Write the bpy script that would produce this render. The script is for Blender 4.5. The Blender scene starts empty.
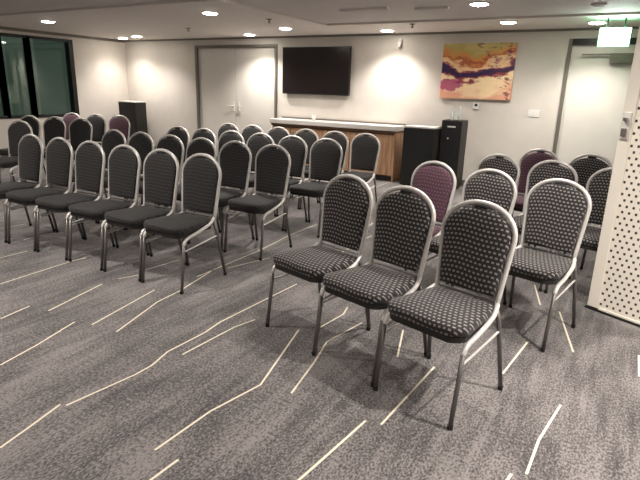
import bpy, bmesh, math, random
from mathutils import Vector, Matrix
random.seed(7)
S = bpy.context.scene
COL = S.collection
PI = math.pi

# ---------------------------------------------------------------- camera, world, exposure
cam = bpy.data.objects.new('camera', bpy.data.cameras.new('camera'))
COL.objects.link(cam); S.camera = cam
cam.data.sensor_width = 36; cam.data.lens = 518.9*36/640
cam.data.clip_start = .05
cam.matrix_world = Matrix.Translation((0, 0, 1.426)) @ Matrix.Rotation(.52, 4, 'Z') @ \
    Matrix.Rotation(PI/2-.284, 4, 'X') @ Matrix.Rotation(.030, 4, 'Z')
S.view_settings.view_transform = 'Standard'
S.view_settings.look = 'None'
S.view_settings.gamma = 1
S.view_settings.exposure = 1.34
w = bpy.data.worlds.new('night'); S.world = w; w.use_nodes = True
w.node_tree.nodes['Background'].inputs[0].default_value = (.12, .155, .145, 1)
w.node_tree.nodes['Background'].inputs[1].default_value = 1.0

ZC = 2.30      # lower ceiling
ZR = 2.325     # raised ceiling field
# downlights: (x, y, ceiling height, watts)
LIGHTS = [(-7.96, 5.3, ZC, 60), (-4.76, 5.37, ZC, 50), (-9.16, 7.70, ZC, 30), (-8.50, 7.48, ZC, 36),
          (-5.98, 7.75, ZC, 58), (-4.79, 7.1, ZC, 34), (-3.38, 7.76, ZC, 58), (-1.55, 5.9, ZR, 50),
          (-1.52, 7.25, ZC, 34), (-.54, 7.57, ZC, 46), (-3.55, 4.6, ZR, 50),
          (-6.5, 2.2, ZR, 75), (-3.4, 1.6, ZR, 78), (-.9, 3.3, ZR, 45), (.75, 2.3, ZR, 135), (-1.2, -.4, ZR, 52),  # unseen lamps added from here on as fill; strongest one brightens perforated screen
          (1.6, 5.4, ZR, 50), (1.3, 1.2, ZR, 85), (-4.6, -.9, ZR, 46), (-7.6, -.2, ZR, 60), (1.6, -1.6, ZR, 40)]

# ---------------------------------------------------------------- materials
def mat(name, col, rough=.6, metal=0, emit=None, es=0, **kw):
    m = bpy.data.materials.new(name); m.use_nodes = True
    b = m.node_tree.nodes['Principled BSDF']
    b.inputs['Base Color'].default_value = (*col, 1)
    b.inputs['Roughness'].default_value = rough
    b.inputs['Metallic'].default_value = metal
    for k, v in kw.items(): b.inputs[k].default_value = v
    if emit:
        b.inputs['Emission Color'].default_value = (*emit, 1)
        b.inputs['Emission Strength'].default_value = es
    return m

class NT:
    def __init__(s, m): s.t = m.node_tree; s.n = s.t.nodes; s.l = s.t.links; s.b = s.n['Principled BSDF']
    def new(s, t, **kw):
        n = s.n.new(t)
        for k, v in kw.items(): setattr(n, k, v)
        return n
    def math(s, op, a, b=None):
        n = s.n.new('ShaderNodeMath'); n.operation = op
        for i, v in enumerate((a, b)):
            if v is None: continue
            if hasattr(v, 'links'): s.l.new(v, n.inputs[i])
            else: n.inputs[i].default_value = v
        return n.outputs[0]
    def coords(s, which='Object'): return s.new('ShaderNodeTexCoord').outputs[which]
    def sep(s, v):
        n = s.new('ShaderNodeSeparateXYZ'); s.l.new(v, n.inputs[0]); return n.outputs
    def noise(s, scale, vec=None, detail=3, stretch=(1, 1, 1), rough=.5):
        mp = s.new('ShaderNodeMapping'); mp.inputs['Scale'].default_value = stretch
        s.l.new(vec if vec is not None else s.coords(), mp.inputs[0])
        n = s.new('ShaderNodeTexNoise'); n.inputs['Scale'].default_value = scale
        n.inputs['Detail'].default_value = detail; n.inputs['Roughness'].default_value = rough
        s.l.new(mp.outputs[0], n.inputs['Vector']); return n.outputs[0]
    def ramp(s, f, stops):
        n = s.new('ShaderNodeValToRGB'); e = n.color_ramp.elements
        while len(e) < len(stops): e.new(.5)
        for el, (p, c) in zip(e, stops): el.position = p; el.color = (*c, 1)
        s.l.new(f, n.inputs[0]); return n.outputs[0]
    def mix(s, f, a, b):
        n = s.new('ShaderNodeMix'); n.data_type = 'RGBA'
        if hasattr(f, 'links'): s.l.new(f, n.inputs[0])
        else: n.inputs[0].default_value = f
        for i, v in ((6, a), (7, b)):
            if hasattr(v, 'links'): s.l.new(v, n.inputs[i])
            else: n.inputs[i].default_value = (*v, 1)
        return n.outputs[2]
    def color(s, c): s.l.new(c, s.b.inputs['Base Color'])
    def bump(s, h, strength=.3, dist=.01):
        n = s.new('ShaderNodeBump'); n.inputs['Strength'].default_value = strength
        n.inputs['Distance'].default_value = dist
        s.l.new(h, n.inputs['Height']); s.l.new(n.outputs[0], s.b.inputs['Normal'])

def painted(name, c, rough=.7, var=.06):
    m = mat(name, c, rough); t = NT(m)
    f = t.noise(6, detail=4)
    t.color(t.mix(f, tuple(x*(1-var) for x in c), tuple(min(1, x*(1+var)) for x in c)))
    t.bump(t.noise(220, detail=2), .08, .002)
    return m
M = {}
M['wall'] = painted('warm_white_wall', (.63, .59, .54))
M['ceil'] = painted('ceiling_paint', (.74, .69, .65))
M['ceil_dark'] = painted('raised_ceiling_paint', (.60, .56, .545))
M['base'] = painted('baseboard_grey', (.12, .11, .10), .5)
M['frame_dark'] = mat('dark_aluminium', (.016, .016, .016), .4, .3)
M['frame_grey'] = mat('grey_door_frame', (.16, .145, .125), .5, .2)
M['door_white'] = painted('white_door', (.72, .69, .64), .45, .03)
M['steel'] = mat('brushed_steel', (.5, .5, .5), .3, 1)
M['silver'] = mat('silver_frame', (.72, .70, .675), .36, .25)
M['leg'] = mat('shaded_silver_leg', (.17, .16, .155), .38, .5)  # frame silver darkened: the shade on the legs is put into the colour
M['rubber'] = mat('black_rubber', (.01, .01, .01), .7)
M['seat_base'] = mat('black_seat_base', (.012, .011, .011), .6)
M['black'] = mat('black_laminate', (.005, .005, .0055), .6)
M['black_side'] = mat('dark_brown_side', (.016, .014, .012), .55)
M['white'] = mat('white_plastic', (.75, .74, .72), .4)
M['screen'] = mat('tv_screen', (.018, .014, .014), .2)
M['bezel'] = mat('tv_bezel', (.01, .01, .01), .4)
M['lens'] = mat('lamp_lens', (1, .95, .85), .5, 0, (1, .93, .82), 22)
M['trim'] = mat('lamp_trim', (.75, .72, .68), .4)
M['vent'] = mat('vent_dark', (.03, .03, .03), .6)
M['slot'] = painted('vent_pale', (.75, .72, .68), .4, .02)
M['cream'] = painted('cream_metal', (.84, .79, .70), .4, .03)
M['green'] = mat('green_exit_housing', (.10, .42, .18), .4, 0, (.25, .8, .4), .3)
M['exit_face'] = mat('exit_face', (.9, 1, .95), .4, 0, (.93, 1, .96), 9)
M['bottle'] = mat('clear_plastic', (.85, .9, .92), .15, 0, **{'Transmission Weight': .6, 'IOR': 1.3})
M['line'] = mat('cream_carpet_line', (.80, .74, .60), .95)
M['night'] = mat('night_facade', (.25, .29, .265), .8)
M['pale_out'] = mat('pale_green_column', (.72, .76, .68), .7)

def m_glass():
    m = bpy.data.materials.new('dark_window_glass'); m.use_nodes = True
    t = m.node_tree; t.nodes.clear()
    o = t.nodes.new('ShaderNodeOutputMaterial'); mx = t.nodes.new('ShaderNodeMixShader')
    g = t.nodes.new('ShaderNodeBsdfGlossy'); g.inputs['Roughness'].default_value = .03
    g.inputs[0].default_value = (.85, .9, .87, 1)
    tr = t.nodes.new('ShaderNodeBsdfTransparent'); tr.inputs[0].default_value = (.62, .68, .64, 1)
    fr = t.nodes.new('ShaderNodeFresnel'); fr.inputs[0].default_value = 1.6
    t.links.new(fr.outputs[0], mx.inputs[0]); t.links.new(tr.outputs[0], mx.inputs[1])
    t.links.new(g.outputs[0], mx.inputs[2]); t.links.new(mx.outputs[0], o.inputs[0])
    return m
M['glass'] = m_glass()

def m_carpet():
    m = mat('streaked_carpet', (.08, .07, .08), .95); t = NT(m); c = t.coords()
    streak = t.noise(1, c, 5, (26, 2.2, 1), .62)
    big = t.noise(1, c, 3, (3.6, 1.5, 1), .55)
    grain = t.noise(1, c, 2, (110, 60, 1), .75)
    a = t.math('ADD', t.math('MULTIPLY', streak, .75), t.math('MULTIPLY', big, .95))
    a = t.math('ADD', a, t.math('MULTIPLY', t.math('SUBTRACT', grain, .5), 1.9))
    col = t.ramp(a, [(.48, (.025, .022, .023)), (.76, (.090, .081, .081)), (.93, (.165, .150, .148)), (1.0, (.24, .22, .215))])
    t.color(col); t.bump(grain, .5, .006)
    t.b.inputs['Sheen Weight'].default_value = .25
    return m
M['carpet'] = m_carpet()

def m_fabric(name, dark, light, cells=(40, 33), amount=1.0):
    m = mat(name, dark, .8); t = NT(m); x, y, z = t.sep(t.coords())
    v = t.math('ADD', y, z)
    wob = t.math('MULTIPLY', t.math('SINE', t.math('MULTIPLY', x, 26)), .004)
    v2 = t.math('MULTIPLY', t.math('ADD', v, wob), cells[1])
    row = t.math('FLOOR', v2)
    off = t.math('MULTIPLY', t.math('MODULO', t.math('ABSOLUTE', row), 2), .5)
    u = t.math('FRACT', t.math('ADD', t.math('ADD', t.math('MULTIPLY', x, cells[0]), 50), off))
    fv = t.math('FRACT', t.math('ADD', v2, 50))
    du = t.math('LESS_THAN', t.math('ABSOLUTE', t.math('SUBTRACT', u, .5)), .27)
    dv = t.math('LESS_THAN', t.math('ABSOLUTE', t.math('SUBTRACT', fv, .5)), .20)
    f = t.math('MULTIPLY', t.math('MULTIPLY', du, dv), amount)
    base = t.mix(t.noise(60, detail=3), tuple(c*.75 for c in dark), tuple(c*1.25 for c in dark))
    t.color(t.mix(f, base, light))
    t.b.inputs['Sheen Weight'].default_value = .12
    t.b.inputs['Sheen Roughness'].default_value = .45
    t.bump(t.noise(400, detail=2), .2, .001)
    return m
M['tick'] = m_fabric('ticked_black_fabric', (.018, .0155, .016), (.27, .25, .245), (42, 38))
M['plain'] = m_fabric('charcoal_fabric', (.0165, .0145, .0145), (.065, .068, .076), amount=.6)
M['purple'] = m_fabric('plum_fabric', (.085, .035, .055), (.22, .13, .17), amount=.6)

def m_wood():
    m = mat('orange_wood', (.35, .17, .08), .5); t = NT(m)
    n = t.noise(1, None, 4, (30, 30, 2))
    t.color(t.ramp(n, [(.3, (.30, .145, .07)), (.55, (.52, .31, .18)), (.8, (.66, .43, .27))]))
    return m
M['wood'] = m_wood()
M['wood_dark'] = painted('brown_wood', (.13, .065, .03), .5, .2)

def m_art():
    m = mat('abstract_painting', (.5, .3, .2), .5); t = NT(m)
    g = t.coords('Generated'); x, y, z = t.sep(g)
    n = t.noise(2.2, g, 6, (1.1, 1, 2.0), .62)
    up = t.math('MULTIPLY', t.math('POWER', t.math('ABSOLUTE', t.math('SUBTRACT', x, .45)), 1.5), .55)
    f = t.math('SUBTRACT', t.math('ADD', z, t.math('MULTIPLY', t.math('SUBTRACT', n, .5), .75)), up)
    c = t.ramp(f, [(.0, (.75, .38, .25)), (.12, (.92, .68, .42)), (.27, (.95, .74, .46)), (.31, (.35, .06, .06)), (.36, (.05, .015, .07)), (.47, (.035, .02, .09)),
                   (.50, (.42, .06, .08)), (.54, (.90, .66, .40)), (.62, (.88, .50, .24)), (.66, (.42, .08, .04)), (.71, (.72, .30, .08)), (.82, (.50, .42, .14)), (.9, (.62, .50, .20))])
    n2 = t.noise(9, g, 5, (1, 1, 1.6), .75)
    r = t.math('MULTIPLY', t.math('GREATER_THAN', n2, .56), t.math('GREATER_THAN', t.math('ADD', x, t.math('MULTIPLY', z, .5)), .95))
    c2 = t.mix(t.math('MULTIPLY', r, .85), c, (.14, .02, .05))
    blot = t.math('LESS_THAN', t.math('ADD', t.math('ADD', t.math('POWER', t.math('MULTIPLY', t.math('SUBTRACT', x, .14), 5), 2), t.math('POWER', t.math('MULTIPLY', t.math('SUBTRACT', z, .25), 8), 2)), t.math('MULTIPLY', n2, 3)), 2.3)
    c3 = t.mix(t.math('MULTIPLY', blot, .85), c2, (.42, .02, .16))
    t.color(c3); return m
M['art'] = m_art()

def m_perf():
    m = mat('perforated_cream_metal', (.7, .62, .48), .45); t = NT(m); x, y, z = t.sep(t.coords())
    v = t.math('MULTIPLY', z, 26); row = t.math('FLOOR', v)
    off = t.math('MULTIPLY', t.math('MODULO', row, 2), .5)
    u = t.math('FRACT', t.math('ADD', t.math('MULTIPLY', x, 23), off))
    fv = t.math('FRACT', v)
    du = t.math('LESS_THAN', t.math('ABSOLUTE', t.math('SUBTRACT', u, .5)), .17)
    dv = t.math('LESS_THAN', t.math('ABSOLUTE', t.math('SUBTRACT', fv, .5)), .21)
    f = t.math('MULTIPLY', du, dv)
    t.color(t.mix(f, (.84, .79, .70), (.03, .022, .018)))
    return m
M['perf'] = m_perf()

# ---------------------------------------------------------------- mesh helpers
def obj(name, bm, m, parent=None, smooth=False, bevel=0, loc=None):
    me = bpy.data.meshes.new(name)
    bmesh.ops.recalc_face_normals(bm, faces=bm.faces)
    bm.to_mesh(me); bm.free()
    for mm in (m if isinstance(m, (list, tuple)) else [m]): me.materials.append(mm)
    if smooth:
        for p in me.polygons: p.use_smooth = True
    o = bpy.data.objects.new(name, me); COL.objects.link(o)
    if parent: o.parent = parent
    if loc: o.location = loc
    if bevel:
        b = o.modifiers.new('bevel', 'BEVEL'); b.width = bevel; b.segments = 2; b.limit_method = 'ANGLE'
    return o
def box(bm, x0, x1, y0, y1, z0, z1, mi=0):
    v = [bm.verts.new(p) for p in ((x0, y0, z0), (x1, y0, z0), (x1, y1, z0), (x0, y1, z0), (x0, y0, z1), (x1, y0, z1), (x1, y1, z1), (x0, y1, z1))]
    for f in ((0, 3, 2, 1), (4, 5, 6, 7), (0, 1, 5, 4), (1, 2, 6, 5), (2, 3, 7, 6), (3, 0, 4, 7)):
        bm.faces.new([v[i] for i in f]).material_index = mi
def BX(*bs):
    bm = bmesh.new()
    for b in bs: box(bm, *b)
    return bm
def tube(bm, pts, r, n=8, rs=None):
    pts = [Vector(p) for p in pts]; rings = []; prev = None
    for i, p in enumerate(pts):
        a = pts[max(i-1, 0)]; b = pts[min(i+1, len(pts)-1)]; d = (b-a).normalized()
        if prev is None:
            ref = Vector((0, 0, 1)) if abs(d.z) < .9 else Vector((1, 0, 0)); u = d.cross(ref).normalized()
        else: u = (prev - d*prev.dot(d)).normalized()
        prev = u; v = d.cross(u); rr = rs[i] if rs else r
        rings.append([bm.verts.new(p+(u*math.cos(2*PI*k/n)+v*math.sin(2*PI*k/n))*rr) for k in range(n)])
    for A, B in zip(rings, rings[1:]):
        for k in range(n): bm.faces.new((A[k], A[(k+1) % n], B[(k+1) % n], B[k]))
    bm.faces.new(rings[0][::-1]); bm.faces.new(rings[-1])
def TB(pts, r, n=8):
    bm = bmesh.new(); tube(bm, pts, r, n); return bm
def lathe(prof, n=20, c=(0, 0, 0)):
    bm = bmesh.new(); rings = []
    for r, z in prof: rings.append([bm.verts.new((c[0]+r*math.cos(2*PI*k/n), c[1]+r*math.sin(2*PI*k/n), c[2]+z)) for k in range(n)])
    for A, B in zip(rings, rings[1:]):
        for k in range(n): bm.faces.new((A[k], A[(k+1) % n], B[(k+1) % n], B[k]))
    bm.faces.new(rings[0][::-1]); bm.faces.new(rings[-1]); return bm
def smooth_path(pts, n=6):
    P = [Vector(p) for p in pts]; P = [P[0]*2-P[1]]+P+[P[-1]*2-P[-2]]; out = []
    for i in range(1, len(P)-2):
        a, b, c, d = P[i-1:i+3]
        for k in range(n):
            t = k/n
            out.append(.5*((2*b)+(c-a)*t+(2*a-5*b+4*c-d)*t*t+(3*b-a-3*c+d)*t**3))
    out.append(P[-2]); return out
def cushion(outline, f, th, dome, edge=.016, back_dome=0):
    """outline in the plane, f(u, v, w) -> 3-D; w runs from -th/2 to th/2 plus the dome"""
    bm = bmesh.new(); cx = sum(p[0] for p in outline)/len(outline); cy = sum(p[1] for p in outline)/len(outline)
    prof = [(.30, -th/2-back_dome), (.75, -th/2-back_dome*.7), (1-edge/.2, -th/2), (1, -th/2+edge*.6), (1, th/2-edge*.6), (1-edge*.3/.2, th/2-edge*.1), (.88, th/2+dome*.3),
            (.72, th/2+dome*.62), (.5, th/2+dome*.88), (.25, th/2+dome)]
    rings = [[bm.verts.new(f(cx+(u-cx)*s, cy+(v-cy)*s, w_)) for u, v in outline] for s, w_ in prof]
    n = len(outline)
    for A, B in zip(rings, rings[1:]):
        for k in range(n): bm.faces.new((A[k], A[(k+1) % n], B[(k+1) % n], B[k]))
    bm.faces.new(rings[0][::-1])
    c = bm.verts.new(f(cx, cy, th/2+dome*1.02))
    for k in range(n): bm.faces.new((rings[-1][k], rings[-1][(k+1) % n], c))
    return bm

def tag(o, label=None, cat=None, group=None, kind=None):
    if label: o['label'] = label
    if cat: o['category'] = cat
    if group: o['group'] = group
    if kind: o['kind'] = kind
    return o
def thing(name, label, cat, loc=(0, 0, 0), rz=0, group=None):
    o = bpy.data.objects.new(name, None); COL.objects.link(o)
    o.location = loc; o.rotation_euler = (0, 0, rz); o.empty_display_size = .2
    return tag(o, label, cat, group)
KIDS = {}
def copy_tree(o, parent=None):
    c = o.copy(); COL.objects.link(c)
    if parent: c.parent = parent
    for ch in list(o.children): copy_tree(ch, c)
    return c

# ---------------------------------------------------------------- the room
XL, XR, YB, YF = -9.7, 3.6, 8.2, -3.2
def struct(name, bm, m, **k): return tag(obj(name, bm, m, **k), kind='structure')
# floor with its woven cream lines
LINES = [[(-1.97, 0.9), (-2.0, 1.04), (-2.04, 1.21)],
[(-2.01, 1.22), (-1.96, 1.57), (-1.96, 1.68), (-2.0, 1.83), (-1.99, 2.12), (-2.01, 2.28), (-1.99, 2.72), (-1.97, 3.11)],
[(-1.91, 1.85), (-1.89, 2.28), (-1.85, 2.43)], [(-2.61, 1.26), (-2.66, 1.49), (-2.75, 1.79)], [(-3.16, 1.57), (-3.2, 1.78)],
[(-3.03, 1.8), (-3.15, 2.3)], [(-3.74, 1.89), (-3.78, 2.5), (-3.76, 2.61)], [(-2.63, 1.82), (-2.75, 2.43)],
[(-2.43, 1.84), (-2.57, 2.29), (-2.59, 2.52), (-2.7, 3.02)], [(-2.69, 2.8), (-2.7, 3.61), (-2.76, 4.17), (-2.77, 4.76)],
[(-2.63, 3.09), (-2.5, 3.5)], [(-1.44, 1.22), (-1.43, 1.54), (-1.37, 1.84), (-1.54, 2.46)],
[(-1.2, 1.86), (-1.26, 2.18), (-1.32, 2.42), (-1.26, 2.77)], [(-1.45, 2.55), (-1.42, 2.82), (-1.45, 2.94)],
[(-1.33, 1.0), (-1.32, 1.23)], [(-0.88, 1.2), (-0.84, 1.52), (-0.8, 1.86)], [(-0.73, 1.87), (-0.69, 2.49)], [(-0.9, 2.48), (-1.0, 2.82)],
[(-0.36, 2.62), (-0.31, 3.08)], [(-0.12, 1.89), (-0.11, 2.14), (-0.06, 2.48)], [(-0.2, 1.7), (-0.17, 1.86)], [(-0.43, 4.15), (-0.33, 3.74)],
[(-0.2, 3.69), (-0.06, 3.1)], [(0.27, 3.27), (0.27, 3.0)], [(-3.14, 2.43), (-3.08, 2.58)], [(-3.13, 2.69), (-3.09, 3.02)], [(-4.32, 2.21), (-4.32, 2.45)]]
for i in range(70):      # the same pattern carried on over the rest of the carpet
    x = random.uniform(XL+.3, XR-.3); y = random.uniform(YF+.3, YB-1)
    if -4.6 < x < .4 and .7 < y < 3.6: continue
    L = random.uniform(.3, .9); p = [(x, y)]
    for k in range(random.randint(1, 3)): x += random.uniform(-.09, .09); y += L; p.append((x, y))
    if p[-1][1] < YB-.2 and not (-4.6 < x < .4 and y > .7 and p[0][1] < .7): LINES.append(p)
bm = bmesh.new(); box(bm, XL-.2, XR+.2, YF-.2, YB+.2, -.12, 0)
for P in LINES:
    wd = .0055; pv = None
    for i, (x, y) in enumerate(P):
        a = Vector(P[max(i-1, 0)]); b = Vector(P[min(i+1, len(P)-1)]); d = (b-a).normalized(); nx, ny = -d.y*wd, d.x*wd
        v = (bm.verts.new((x+nx, y+ny, .0012)), bm.verts.new((x-nx, y-ny, .0012)))
        if pv: bm.faces.new((pv[0], pv[1], v[1], v[0])).material_index = 1
        pv = v
struct('floor', bm, [M['carpet'], M['line']])
# back wall with openings for the two doors
T = .15
D1 = (-7.68, -5.70, 2.17)      # double door
D2 = (-.885, .22, 2.17)         # door by the exit sign
bm = BX((XL-T, D1[0], YB, YB+T, 0, 2.6), (D1[0], D1[1], YB, YB+T, D1[2], 2.6), (D1[1], D2[0], YB, YB+T, 0, 2.6),
        (D2[0], D2[1], YB, YB+T, D2[2], 2.6), (D2[1], XR+T, YB, YB+T, 0, 2.6))
struct('wall_back', bm, M['wall'])
WY0, WY1, WZ0, WZ1 = 1.2, 6.93, .74, 2.2
struct('wall_left', BX((XL-T, XL, WY1, YB, 0, 2.6), (XL-T, XL, YF, WY0, 0, 2.6), (XL-T, XL, WY0, WY1, 0, WZ0), (XL-T, XL, WY0, WY1, WZ1, 2.6)), M['wall'])
struct('wall_right', BX((XR, XR+T, YF, YB, 0, 2.6)), M['wall'])
struct('wall_front', BX((XL-T, XR+T, YF-T, YF, 0, 2.6)), M['wall'])
# ceiling: a lower border at the back and left, a raised darker field
XE, YE, YN = -4.0, 7.0, 4.65
struct('ceiling', BX((XL, XR, YE, YB, ZC, ZR+.2), (XL, XE, YN, YE, ZC, ZR+.2)), M['ceil'])
struct('ceiling_raised', BX((XE, XR, YN, YE, ZR, ZR+.2), (XL, XR, YF, YN, ZR, ZR+.2)), M['ceil_dark'])
struct('shade_strip_1', BX((XL, XR, YB-.03, YB, ZC-.03, ZC)), M['frame_grey'])  # dark strip added for the shade line where back wall meets ceiling
struct('shade_strip_2', BX((XL, XL+.04, YF, YB-.03, ZC-.05, ZC)), M['frame_grey'])  # same dark shade strip along the top of the left wall
struct('baseboard_back', BX((XL, D1[0]-.06, YB-.015, YB, 0, .1), (D1[1]+.06, D2[0]-.06, YB-.015, YB, 0, .1), (D2[1]+.06, XR, YB-.015, YB, 0, .1)), M['base'])
struct('baseboard_left', BX((XL, XL+.015, YF, YB-.015, 0, .1)), M['base'])
# doors
d1 = struct('door_1', BX((D1[0]+.05, (D1[0]+D1[1])/2-.003, YB+.03, YB+.07, .01, D1[2]-.05), ((D1[0]+D1[1])/2+.003, D1[1]-.05, YB+.03, YB+.07, .01, D1[2]-.05)), M['door_white'])
obj('door_frame', BX((D1[0], D1[0]+.05, YB-.02, YB+.1, 0, D1[2]), (D1[1]-.05, D1[1], YB-.02, YB+.1, 0, D1[2]), (D1[0]+.05, D1[1]-.05, YB-.02, YB+.1, D1[2]-.05, D1[2])), M['frame_grey'], d1)
for s in (-1, 1):
    xm = (D1[0]+D1[1])/2+s*.07
    h = BX((xm-.02, xm+.02, YB+.02, YB+.03, .95, 1.13)); tube(h, [(xm, YB+.03, 1.05), (xm, YB-.03, 1.05), (xm+s*.11, YB-.03, 1.05)], .009)
    obj('door_handle', h, M['slot'], d1)
d2 = struct('door_2', BX((D2[0]+.045, D2[1]-.05, YB+.03, YB+.07, .01, D2[2]-.06)), M['door_white'])
obj('door_frame', BX((D2[0], D2[0]+.045, YB-.02, YB+.1, 0, D2[2]), (D2[1]-.05, D2[1], YB-.02, YB+.1, 0, D2[2])), M['frame_grey'], d2)
obj('door_head', BX((D2[0]+.045, D2[1]-.05, YB-.02, YB+.1, D2[2]-.08, D2[2])), M['frame_dark'], d2)
c_ = BX((-.36, -.06, YB-.05, YB+.03, 1.86, 1.98)); box(c_, -.70, -.36, YB-.04, YB-.02, 1.955, 1.975)
obj('door_closer', c_, M['frame_grey'], d2)
h = BX((.02, .06, YB+.02, YB+.03, .95, 1.13)); tube(h, [(.04, YB+.03, 1.05), (.04, YB-.03, 1.05), (-.07, YB-.03, 1.05)], .009)
obj('door_handle', h, M['slot'], d2)
# windows in the left wall
posts = [1.2, 2.55, 4.0, 5.5, 6.02, 6.86]
for i, (a, b) in enumerate(zip(posts, posts[1:])):
    a_, b_ = a+.03, b-.03
    wn = struct('window_%d' % (i+1), BX((XL-.08, XL-.07, a_, b_, WZ0+.05, WZ1-.05)), M['glass'])
    obj('window_frame', BX((XL-.12, XL+.01, a-.03, a+.03, WZ0, WZ1), (XL-.12, XL+.01, b-.03, b+.03 if i < 4 else b+.06, WZ0, WZ1), (XL-.12, XL+.01, a+.03, b-.03, WZ0, WZ0+.05),
                           (XL-.12, XL+.01, a+.03, b-.03, WZ1-.05, WZ1)), M['frame_dark'], wn)
struct('wall_outside', BX((XL-3.2, XL-3.1, -2, 16, -1, 5)), M['night'])
struct('trim_3', BX((XL-1.3, XL-1.0, 6.15, 6.75, -.1, 3.2)), M['pale_out'])

# ---------------------------------------------------------------- downlights
def spot(x, y, z, watts, parent):
    L = bpy.data.lights.new('downlight_beam', 'SPOT'); L.energy = watts; near = y > 7.4; L.spot_size = math.radians(124 if near else 150); L.spot_blend = .7 if near else 1
    L.shadow_soft_size = .05; L.color = (1, .925, .85)
    o = bpy.data.objects.new('downlight_beam', L); COL.objects.link(o); o.parent = parent; o.location = (0, 0, -.04)
WHERE = ['by the dark windows, nearest the left edge', 'over the middle block, in front of the double door', 'tight in the far left corner', 'right of the corner one, above the left black cabinet',
 'above the double white door', 'above the wall television', 'between the television and the painting', 'over the right hand block, cut by the top of the photo', 'above the abstract painting',
 'beside the exit sign', 'over the middle block, cut by the top of the photo']
proto = None
for i, (x, y, z, wt) in enumerate(LIGHTS):
    lab = 'round glowing recessed downlight ' + (WHERE[i] if i < len(WHERE) else 'added out of sight as fill around the camera')
    if proto is None:
        r = proto = thing('downlight', lab, 'ceiling light', (x, y, z), 0, 'recessed downlights')
        obj('trim_ring', lathe([(.090, 0), (.108, 0), (.108, -.006), (.095, -.012), (.09, -.004)], 24), M['trim'], r, True)
        obj('lens', lathe([(.001, -.003), (.09, -.003), (.088, -.014), (.06, -.022), (.001, -.026)], 24), M['lens'], r)
    else:
        r = proto.copy(); COL.objects.link(r); r.location = (x, y, z); r['label'] = lab
        for ch in [c for c in proto.children if c.type == 'MESH']:
            c = ch.copy(); COL.objects.link(c); c.parent = r
    spot(x, y, z, wt, r)

# ---------------------------------------------------------------- ceiling fittings
for x, y, hw, lab in ((-2.86, 5.85, .30, 'long pale air slot in the ceiling above the space right of the television'), (-2.10, 6.02, .19, 'pale air slot in the ceiling left of the painting'),
                  (-.46, 6.30, .07, 'very short pale air slot in the ceiling near the exit sign')):
    v = thing('air_vent', lab, 'air vent', (x, y, ZR), 0, 'ceiling air slots')
    obj('frame', BX((-hw, hw, -.035, -.022, -.02, 0), (-hw, hw, .022, .035, -.02, 0), (-hw, -hw+.015, -.022, .022, -.02, 0), (hw-.015, hw, -.022, .022, -.02, 0)), M['slot'], v)
    for q in (-.013, .003): obj('slat', BX((-hw+.015, hw-.015, q, q+.010, -.016, -.002)), M['slot'], v)
    obj('gap', BX((-hw+.015, hw-.015, -.022, .022, -.002, 0)), M['vent'], v)
for (x, y, z), lab in (((-4.4, 6.13, ZC), 'small brass sprinkler head under the ceiling left of the television'), ((-2.75, 7.14, ZC), 'small sprinkler head under the ceiling between television and painting'),
                    ((-6.39, 6.68, ZC), 'small sprinkler head under the ceiling before the double door')):
    s_ = thing('sprinkler', lab, 'sprinkler', (x, y, z), 0, 'ceiling sprinklers')
    obj('escutcheon', lathe([(.04, 0), (.04, -.006), (.015, -.01), (.001, -.01)], 16), M['frame_grey'], s_, True)
    b = lathe([(.009, -.008), (.009, -.045), (.024, -.047), (.024, -.05), (.001, -.052)], 12); obj('head', b, M['frame_grey'], s_)
t_ = thing('wall_sensor', 'small white fitting high on the wall above the bright patch beside the television', 'sensor', (-3.33, YB, 2.17))
obj('bracket', BX((-.025, .025, -.02, 0, -.02, .05)), M['white'], t_, bevel=.004)
obj('sensor_head', lathe([(.012, .02), (.03, 0), (.034, -.04), (.022, -.075), (.001, -.08)], 14, (0, -.05, 0)), M['white'], t_, True)

# exit sign
e = thing('exit_sign', 'glaring white and green illuminated exit sign hung by the right hand door', 'exit sign', (-.31, 7.2, 2.09), .1)
obj('housing', BX((-.165, .165, .0, .05, -.105, .105)), M['green'], e, bevel=.006)
obj('sign_face', BX((-.155, .155, -.008, 0, -.095, .095)), M['exit_face'], e)
for q in (-.09, .09): obj('mounting_stem', BX((q-.01, q+.01, .015, .035, .105, .21)), M['frame_dark'], e)
L = bpy.data.lights.new('exit_glow', 'AREA'); L.energy = 1.8; L.size = .3; L.size_y = .05; L.shape = 'RECTANGLE'; L.color = (.25, 1, .45)
lo = bpy.data.objects.new('exit_glow', L); COL.objects.link(lo); lo.parent = e; lo.location = (0, .02, .11); lo.rotation_euler = (PI, 0, 0)

# ---------------------------------------------------------------- on the back wall
tv = thing('television', 'large black flat television mounted on the wall above the counter', 'television', (-4.85, YB, 1.715))
obj('casing', BX((-.675, .675, -.09, -.035, -.395, .395)), M['bezel'], tv, bevel=.006)
obj('screen', BX((-.66, .66, -.093, -.090, -.37, .382)), M['screen'], tv)
obj('wall_bracket', BX((-.25, .25, -.035, -.002, -.15, .15)), M['frame_dark'], tv)
a = thing('painting', 'abstract canvas in orange, cream and dark plum on the wall by the right door', 'painting', (-2.08, YB, 1.735))
obj('canvas', BX((-.53, .53, -.045, -.012, -.395, .395)), M['art'], a)
obj('stretcher_frame', BX((-.525, .525, -.012, 0, -.39, .39)), M['wood_dark'], a)
t_ = thing('thermostat', 'small white wall control with dark display below the painting', 'thermostat', (-2.04, YB, 1.24))
obj('casing', BX((-.045, .045, -.02, 0, -.05, .05)), M['white'], t_, bevel=.004)
obj('display', BX((-.02, .02, -.023, -.02, -.005, .03)), M['bezel'], t_)
t_ = thing('light_switch', 'white light switch plate on the wall left of the right hand door', 'light switch', (-1.21, YB, 1.17))
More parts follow.
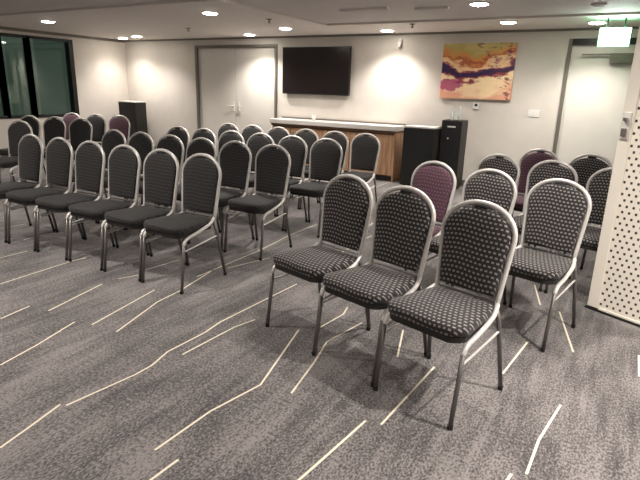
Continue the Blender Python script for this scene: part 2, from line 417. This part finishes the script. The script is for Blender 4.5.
obj('plate', BX((-.075, .075, -.01, 0, -.05, .05)), M['white'], t_, bevel=.003)
for k in (-1, 0, 1): obj('rocker', BX((k*.042-.015, k*.042+.015, -.014, -.01, -.022, .022)), M['trim'], t_)

# ---------------------------------------------------------------- counter and black cabinets
ct = thing('counter', 'long wooden sideboard with a thick pale top under the television', 'counter', (-4.3, 7.98, 0))
x0, x1 = -1.25, 1.14
obj('top', BX((x0-.02, x1+.02, -.20, .21, .81, .885)), M['slot'], ct, bevel=.006)
obj('body', BX((x0, x1-.02, -.13, .205, .08, .77), (x0, x1, -.17, .205, .77, .81)), M['wood_dark'], ct)
obj('plinth', BX((x0+.03, x1-.03, -.12, .19, 0, .08)), M['black'], ct)
n = 6
for k in range(n):
    a0 = x0+(x1-.02-x0)*k/n; a1 = x0+(x1-.02-x0)*(k+1)/n
    dr = obj('door', BX((a0+.006, a1-.006, -.152, -.13, .10, .745)), M['wood'], ct, bevel=.003)
    hx = a1-.05 if k % 2 == 0 else a0+.05
    obj('handle', TB([(hx, -.163, .58), (hx, -.163, .70)], .005), M['steel'], dr)
obj('end_panel', BX((x1-.02, x1, -.17, .205, 0, .77)), M['wood'], ct)
obj('back_rail', BX((x0-.02, x1+.02, .19, .212, .885, .91)), M['frame_grey'], ct)
b = obj('paper_cup', lathe([(.028, 0), (.038, .09), (.036, .09), (.001, .085)], 16), M['white'], None, True, loc=(-4.74, 7.93, .8855))
tag(b, 'small white paper cup on the counter below the television', 'cup')

def cabinet(x, y, wd, dp, h, label, rz=0, lit=False):
    c = thing('black_cabinet', label, 'cabinet', (x, y, 0), rz)
    obj('body', BX((-wd/2, wd/2, -dp/2+.02, dp/2, .03, h)), M['black_side'], c, bevel=.004)
    d = obj('door', BX((-wd/2, wd/2, -dp/2, -dp/2+.018, .04, h-.005)), M['black'], c, bevel=.003)
    obj('handle', TB([(wd/2-.05, -dp/2-.012, h*.5), (wd/2-.05, -dp/2-.012, h*.62)], .006), M['frame_dark'], d)
    for sx in (-1, 1):
        for sy in (-1, 1): obj('foot', lathe([(.02, 0), (.025, .03)], 10, (sx*(wd/2-.05), sy*(dp/2-.05), 0)), M['rubber'], c)
    return c
c1 = cabinet(-2.675, 7.70, .48, .34, .90, 'wide black floor cabinet with pale top, right of the counter')
obj('top_board', BX((-.235, .23, -.165, .165, .90, .925)), M['slot'], c1, bevel=.004)
c2 = cabinet(-2.25, 7.90, .30, .34, 1.03, 'narrow tall black cabinet carrying clear bottles, left of the thermostat')
obj('badge', BX((-.06, .06, -.176, -.170, .93, .95)), M['trim'], c2); obj('indicator', BX((-.05, -.03, -.176, -.170, .76, .78)), M['white'], c2)
c3 = cabinet(-9.2, 7.85, .50, .30, 1.03, 'black cabinet with pale top in the far left corner')
obj('top_board', BX((-.26, .25, -.165, .15, 1.03, 1.055)), M['slot'], c3, bevel=.004)
for (x, y, lab) in ((-2.31, 7.90, 'clear plastic bottle on the narrow black cabinet, left of the pair'), (-2.20, 7.92, 'clear plastic bottle on the narrow black cabinet, right of the pair')):
    bt = thing('bottle', lab, 'bottle', (x, y, 1.03), 0, 'clear bottles on the cabinet')
    obj('body', lathe([(.028, 0), (.031, .01), (.031, .12), (.012, .165), (.011, .18)], 14), M['bottle'], bt, True)
    obj('cap', lathe([(.014, .18), (.014, .198), (.001, .2)], 12), M['white'], bt)

# ---------------------------------------------------------------- perforated screen at the right
ps = thing('perforated_screen', 'tall cream perforated metal screen standing at the right edge', 'screen', (-.045, 3.88, 0), -.46)
wd = 1.5
obj('panel', BX((.075, wd-.075, .010, .05, .03, ZR-.03)), M['perf'], ps)
obj('frame', BX((0, .075, 0, .055, .02, ZR-.002), (wd-.075, wd, 0, .055, .02, ZR-.002), (.075, wd-.075, .003, .053, .012, .03), (.075, wd-.075, 0, .055, ZR-.03, ZR-.002)), M['cream'], ps, bevel=.004)
obj('floor_track', BX((-.01, wd+.01, -.008, .063, 0, .012)), M['black'], ps)
lt = obj('latch', BX((.010, .060, -.010, 0, 1.17, 1.34)), M['trim'], ps, bevel=.004)
obj('latch_handle', BX((.022, .050, -.030, -.010, 1.19, 1.24)), M['frame_grey'], lt, bevel=.004)
obj('latch_knob', lathe([(.016, 0), (.016, .02), (.001, .022)], 14, (.036, -.025, 1.285)), M['steel'], lt)

# ---------------------------------------------------------------- banquet chairs
def lean(z): return .165+(z-.45)*.155 if z > .45 else .165
def arch(hw_top, hw_bot, z0, zs, zt, n=14, cr=.0):
    """half outline up one side and over the crown, left to right"""
    pts = []
    for k in range(5):
        t = k/5; pts.append((-(hw_bot+(hw_top-hw_bot)*t), z0+(zs-z0)*t))
    for k in range(n+1):
        a = PI-PI*k/n; ca, sa = math.cos(a), math.sin(a)
        e_ = 1.0
        pts.append((hw_top*math.copysign(abs(ca)**e_, ca), zs+(zt-zs)*abs(sa)**.95))
    for k in range(5):
        t = 1-(k+1)/5; pts.append(((hw_bot+(hw_top-hw_bot)*t), z0+(zs-z0)*t))
    return pts
def make_chair(fabric, K=1.0):
    c = thing('banquet_chair', 'x', 'chair'); KB = 1+(K-1)*.3
    # seat cushion: rounded, wider at the front
    out = []
    for (x, y, r) in ((.194*K, -.225, .065), (.160*K, .160, .035), (-.160*K, .160, .035), (-.194*K, -.225, .065)):
        sx = 1 if x > 0 else -1; sy = 1 if y > 0 else -1
        a0 = {(1, -1): -PI/2, (1, 1): 0, (-1, 1): PI/2, (-1, -1): PI}[(sx, sy)]
        for k in range(6):
            a = a0+PI/2*k/5
            out.append((x-sx*r+r*math.cos(a), y-sy*r+r*math.sin(a)))
    out2 = []
    for u, v in out:
        if v < -.12: v -= .022*(1-(u/.2)**2)
        out2.append((u, v))
    seat = cushion(out2, lambda u, v, w_: (u, v, .443+w_+.012*(-v)), .05, .02)
    obj('seat', seat, fabric, c, True)
    o2 = [(u*.965, v*.965) for u, v in out2]
    bm = bmesh.new(); A = [bm.verts.new((u, v, .395)) for u, v in o2]; B = [bm.verts.new((u, v, .424)) for u, v in o2]
    bm.faces.new(A[::-1]); bm.faces.new(B)
    for k in range(len(A)): bm.faces.new((A[k], A[(k+1) % len(A)], B[(k+1) % len(A)], B[k]))
    obj('seat_base', bm, M['seat_base'], c)
    # backrest cushion
    ol = arch(.170*KB, .144*KB, .50, .775, .899)
    obj('backrest', cushion(ol, lambda u, v, w_: (u, lean(v)-.006-w_, v), .034, .014, .01, .004), fabric, c, True)
    # frame of the back: a tube up one side, over the crown and down the other
    fr = arch(.184*KB, .160*KB, .44, .775, .921, 18)
    obj('back_frame', TB([(u, lean(v), v) for u, v in fr], .0128, 8), M['silver'], c, True)
    obj('grip_gap', TB([(-.035, lean(.89)-.012, .903), (0, lean(.89)-.014, .906), (.035, lean(.89)-.012, .903)], .007, 6), M['rubber'], c)  # dark bar in place of the shaded handle gap below the crown
    bm = bmesh.new(); tube(bm, [(-.16*K, .17, .475), (.16*K, .17, .475)], .008, 6); obj('back_rail', bm, M['leg'], c)
    for s in (-K, K):
        p = smooth_path([(s*.159, .163, .468), (s*.178, .09, .436), (s*.194, -.06, .408), (s*.196, -.165, .385), (s*.196, -.198, .345)], 4)
        obj('side_rail', TB(p, .0122, 8), M['silver'], c, True)
        lg = obj('leg', TB([(s*.196, -.196, .350), (s*.196, -.212, .20), (s*.196, -.236, .018)], .0112, 8), M['leg'], c, True)
        obj('rubber_foot', lathe([(.0125, 0), (.0135, .022)], 10, (s*.196, -.237, 0)), M['rubber'], lg)
        lg = obj('leg', TB([(s*.168, .150, .44), (s*.176, .168, .36), (s*.196, .231, .018)], .0112, 8), M['leg'], c, True)
        obj('rubber_foot', lathe([(.0125, 0), (.0135, .022)], 10, (s*.196, .232, 0)), M['rubber'], lg)
        obj('stretcher', TB([(s*.196, -.200, .300), (s*.178, .176, .335)], .006, 6), M['silver'], c)
    return c
PROTO = {'tick': make_chair(M['tick'], 1.08), 'plain': make_chair(M['plain']), 'purple': make_chair(M['purple'])}
used = set()
def place(x, y, a, fab, label, group):
    """x, y is the point under the crown of the backrest, .24 m behind the chair's middle"""
    if fab in used: c = copy_tree(PROTO[fab])
    else: c = PROTO[fab]; used.add(fab)
    c.location = (x+.238*math.sin(a), y-.238*math.cos(a), 0); c.rotation_euler = (0, 0, a)
    tag(c, label, 'chair', group)
ORD = ['first', 'second', 'third', 'fourth', 'fifth', 'sixth']
ROWS = [(2.96, [-4.92, -4.48, -4.05, -3.61, -3.18, -2.755], 'front row'), (3.88, [-4.88, -4.455, -4.03, -3.605, -3.18, -2.745], 'second row'),
        (4.78, [-4.81, -4.385, -3.96, -3.54, -3.115, -2.69], 'third row'), (5.72, [-4.79, -4.37, -3.95, -3.525, -3.105, -2.685], 'back row')]
for y, xs, nm in ROWS:
    for i, x in enumerate(xs):
        place(x+(.02 if y < 4 else .008), y, random.uniform(-.003, .003), 'plain', 'charcoal silver-framed chair, %s from left in the %s of the middle block' % (ORD[i], nm), 'chairs in the middle block')
A = -.26
for x, y, fab, lab in [(-1.402, 2.80, 'tick', 'dotted black chair with silver frame, leftmost of the three nearest chairs'),
                       (-.975, 2.650, 'tick', 'dotted black chair with silver frame, middle of the three nearest chairs'),
                       (-.542, 2.518, 'tick', 'dotted black chair with silver frame, closest and largest of all'),
                       (-1.19, 3.79, 'purple', 'plum chair just behind the three nearest chairs'),
                       (-.75, 3.665, 'tick', 'dotted black chair just right of the front plum chair'),
                       (-.297, 3.525, 'tick', 'dotted black chair beside the foot of the perforated screen'),
                       (-.905, 4.66, 'tick', 'dark chair in the third row of the right block, its left end'),
                       (-.455, 4.54, 'tick', 'dark silver framed chair in front of the far plum chair, third row'),
                       (-.005, 4.42, 'tick', 'dark chair half hidden behind the perforated screen, third row right end'),
                       (-.68, 5.42, 'purple', 'farther of the two plum chairs in the right block'),
                       (-.23, 5.30, 'tick', 'dark chair right of the far plum chair, last row of the right block')]:
    place(x, y, A, fab, lab, 'chairs in the right block')
for x, y, fab, lab in [(-6.66, 3.90, 'plain', 'foremost dark chair of the far left block'),
                       (-7.55, 4.57, 'plain', 'dark chair before the window, left end of the second far left row'),
                       (-7.12, 4.68, 'plain', 'dark chair in the second far left row, middle one'),
                       (-6.69, 4.79, 'plain', 'dark chair in the second far left row, its right end'),
                       (-7.86, 5.48, 'purple', 'reddish chair below the windows, left end of the last row'),
                       (-7.42, 5.59, 'plain', 'grey chair before the white left wall, between two reddish chairs'),
                       (-6.99, 5.70, 'purple', 'reddish chair beside the black corner cabinet')]:
    place(x, y, .255, fab, lab, 'chairs in the far left block')
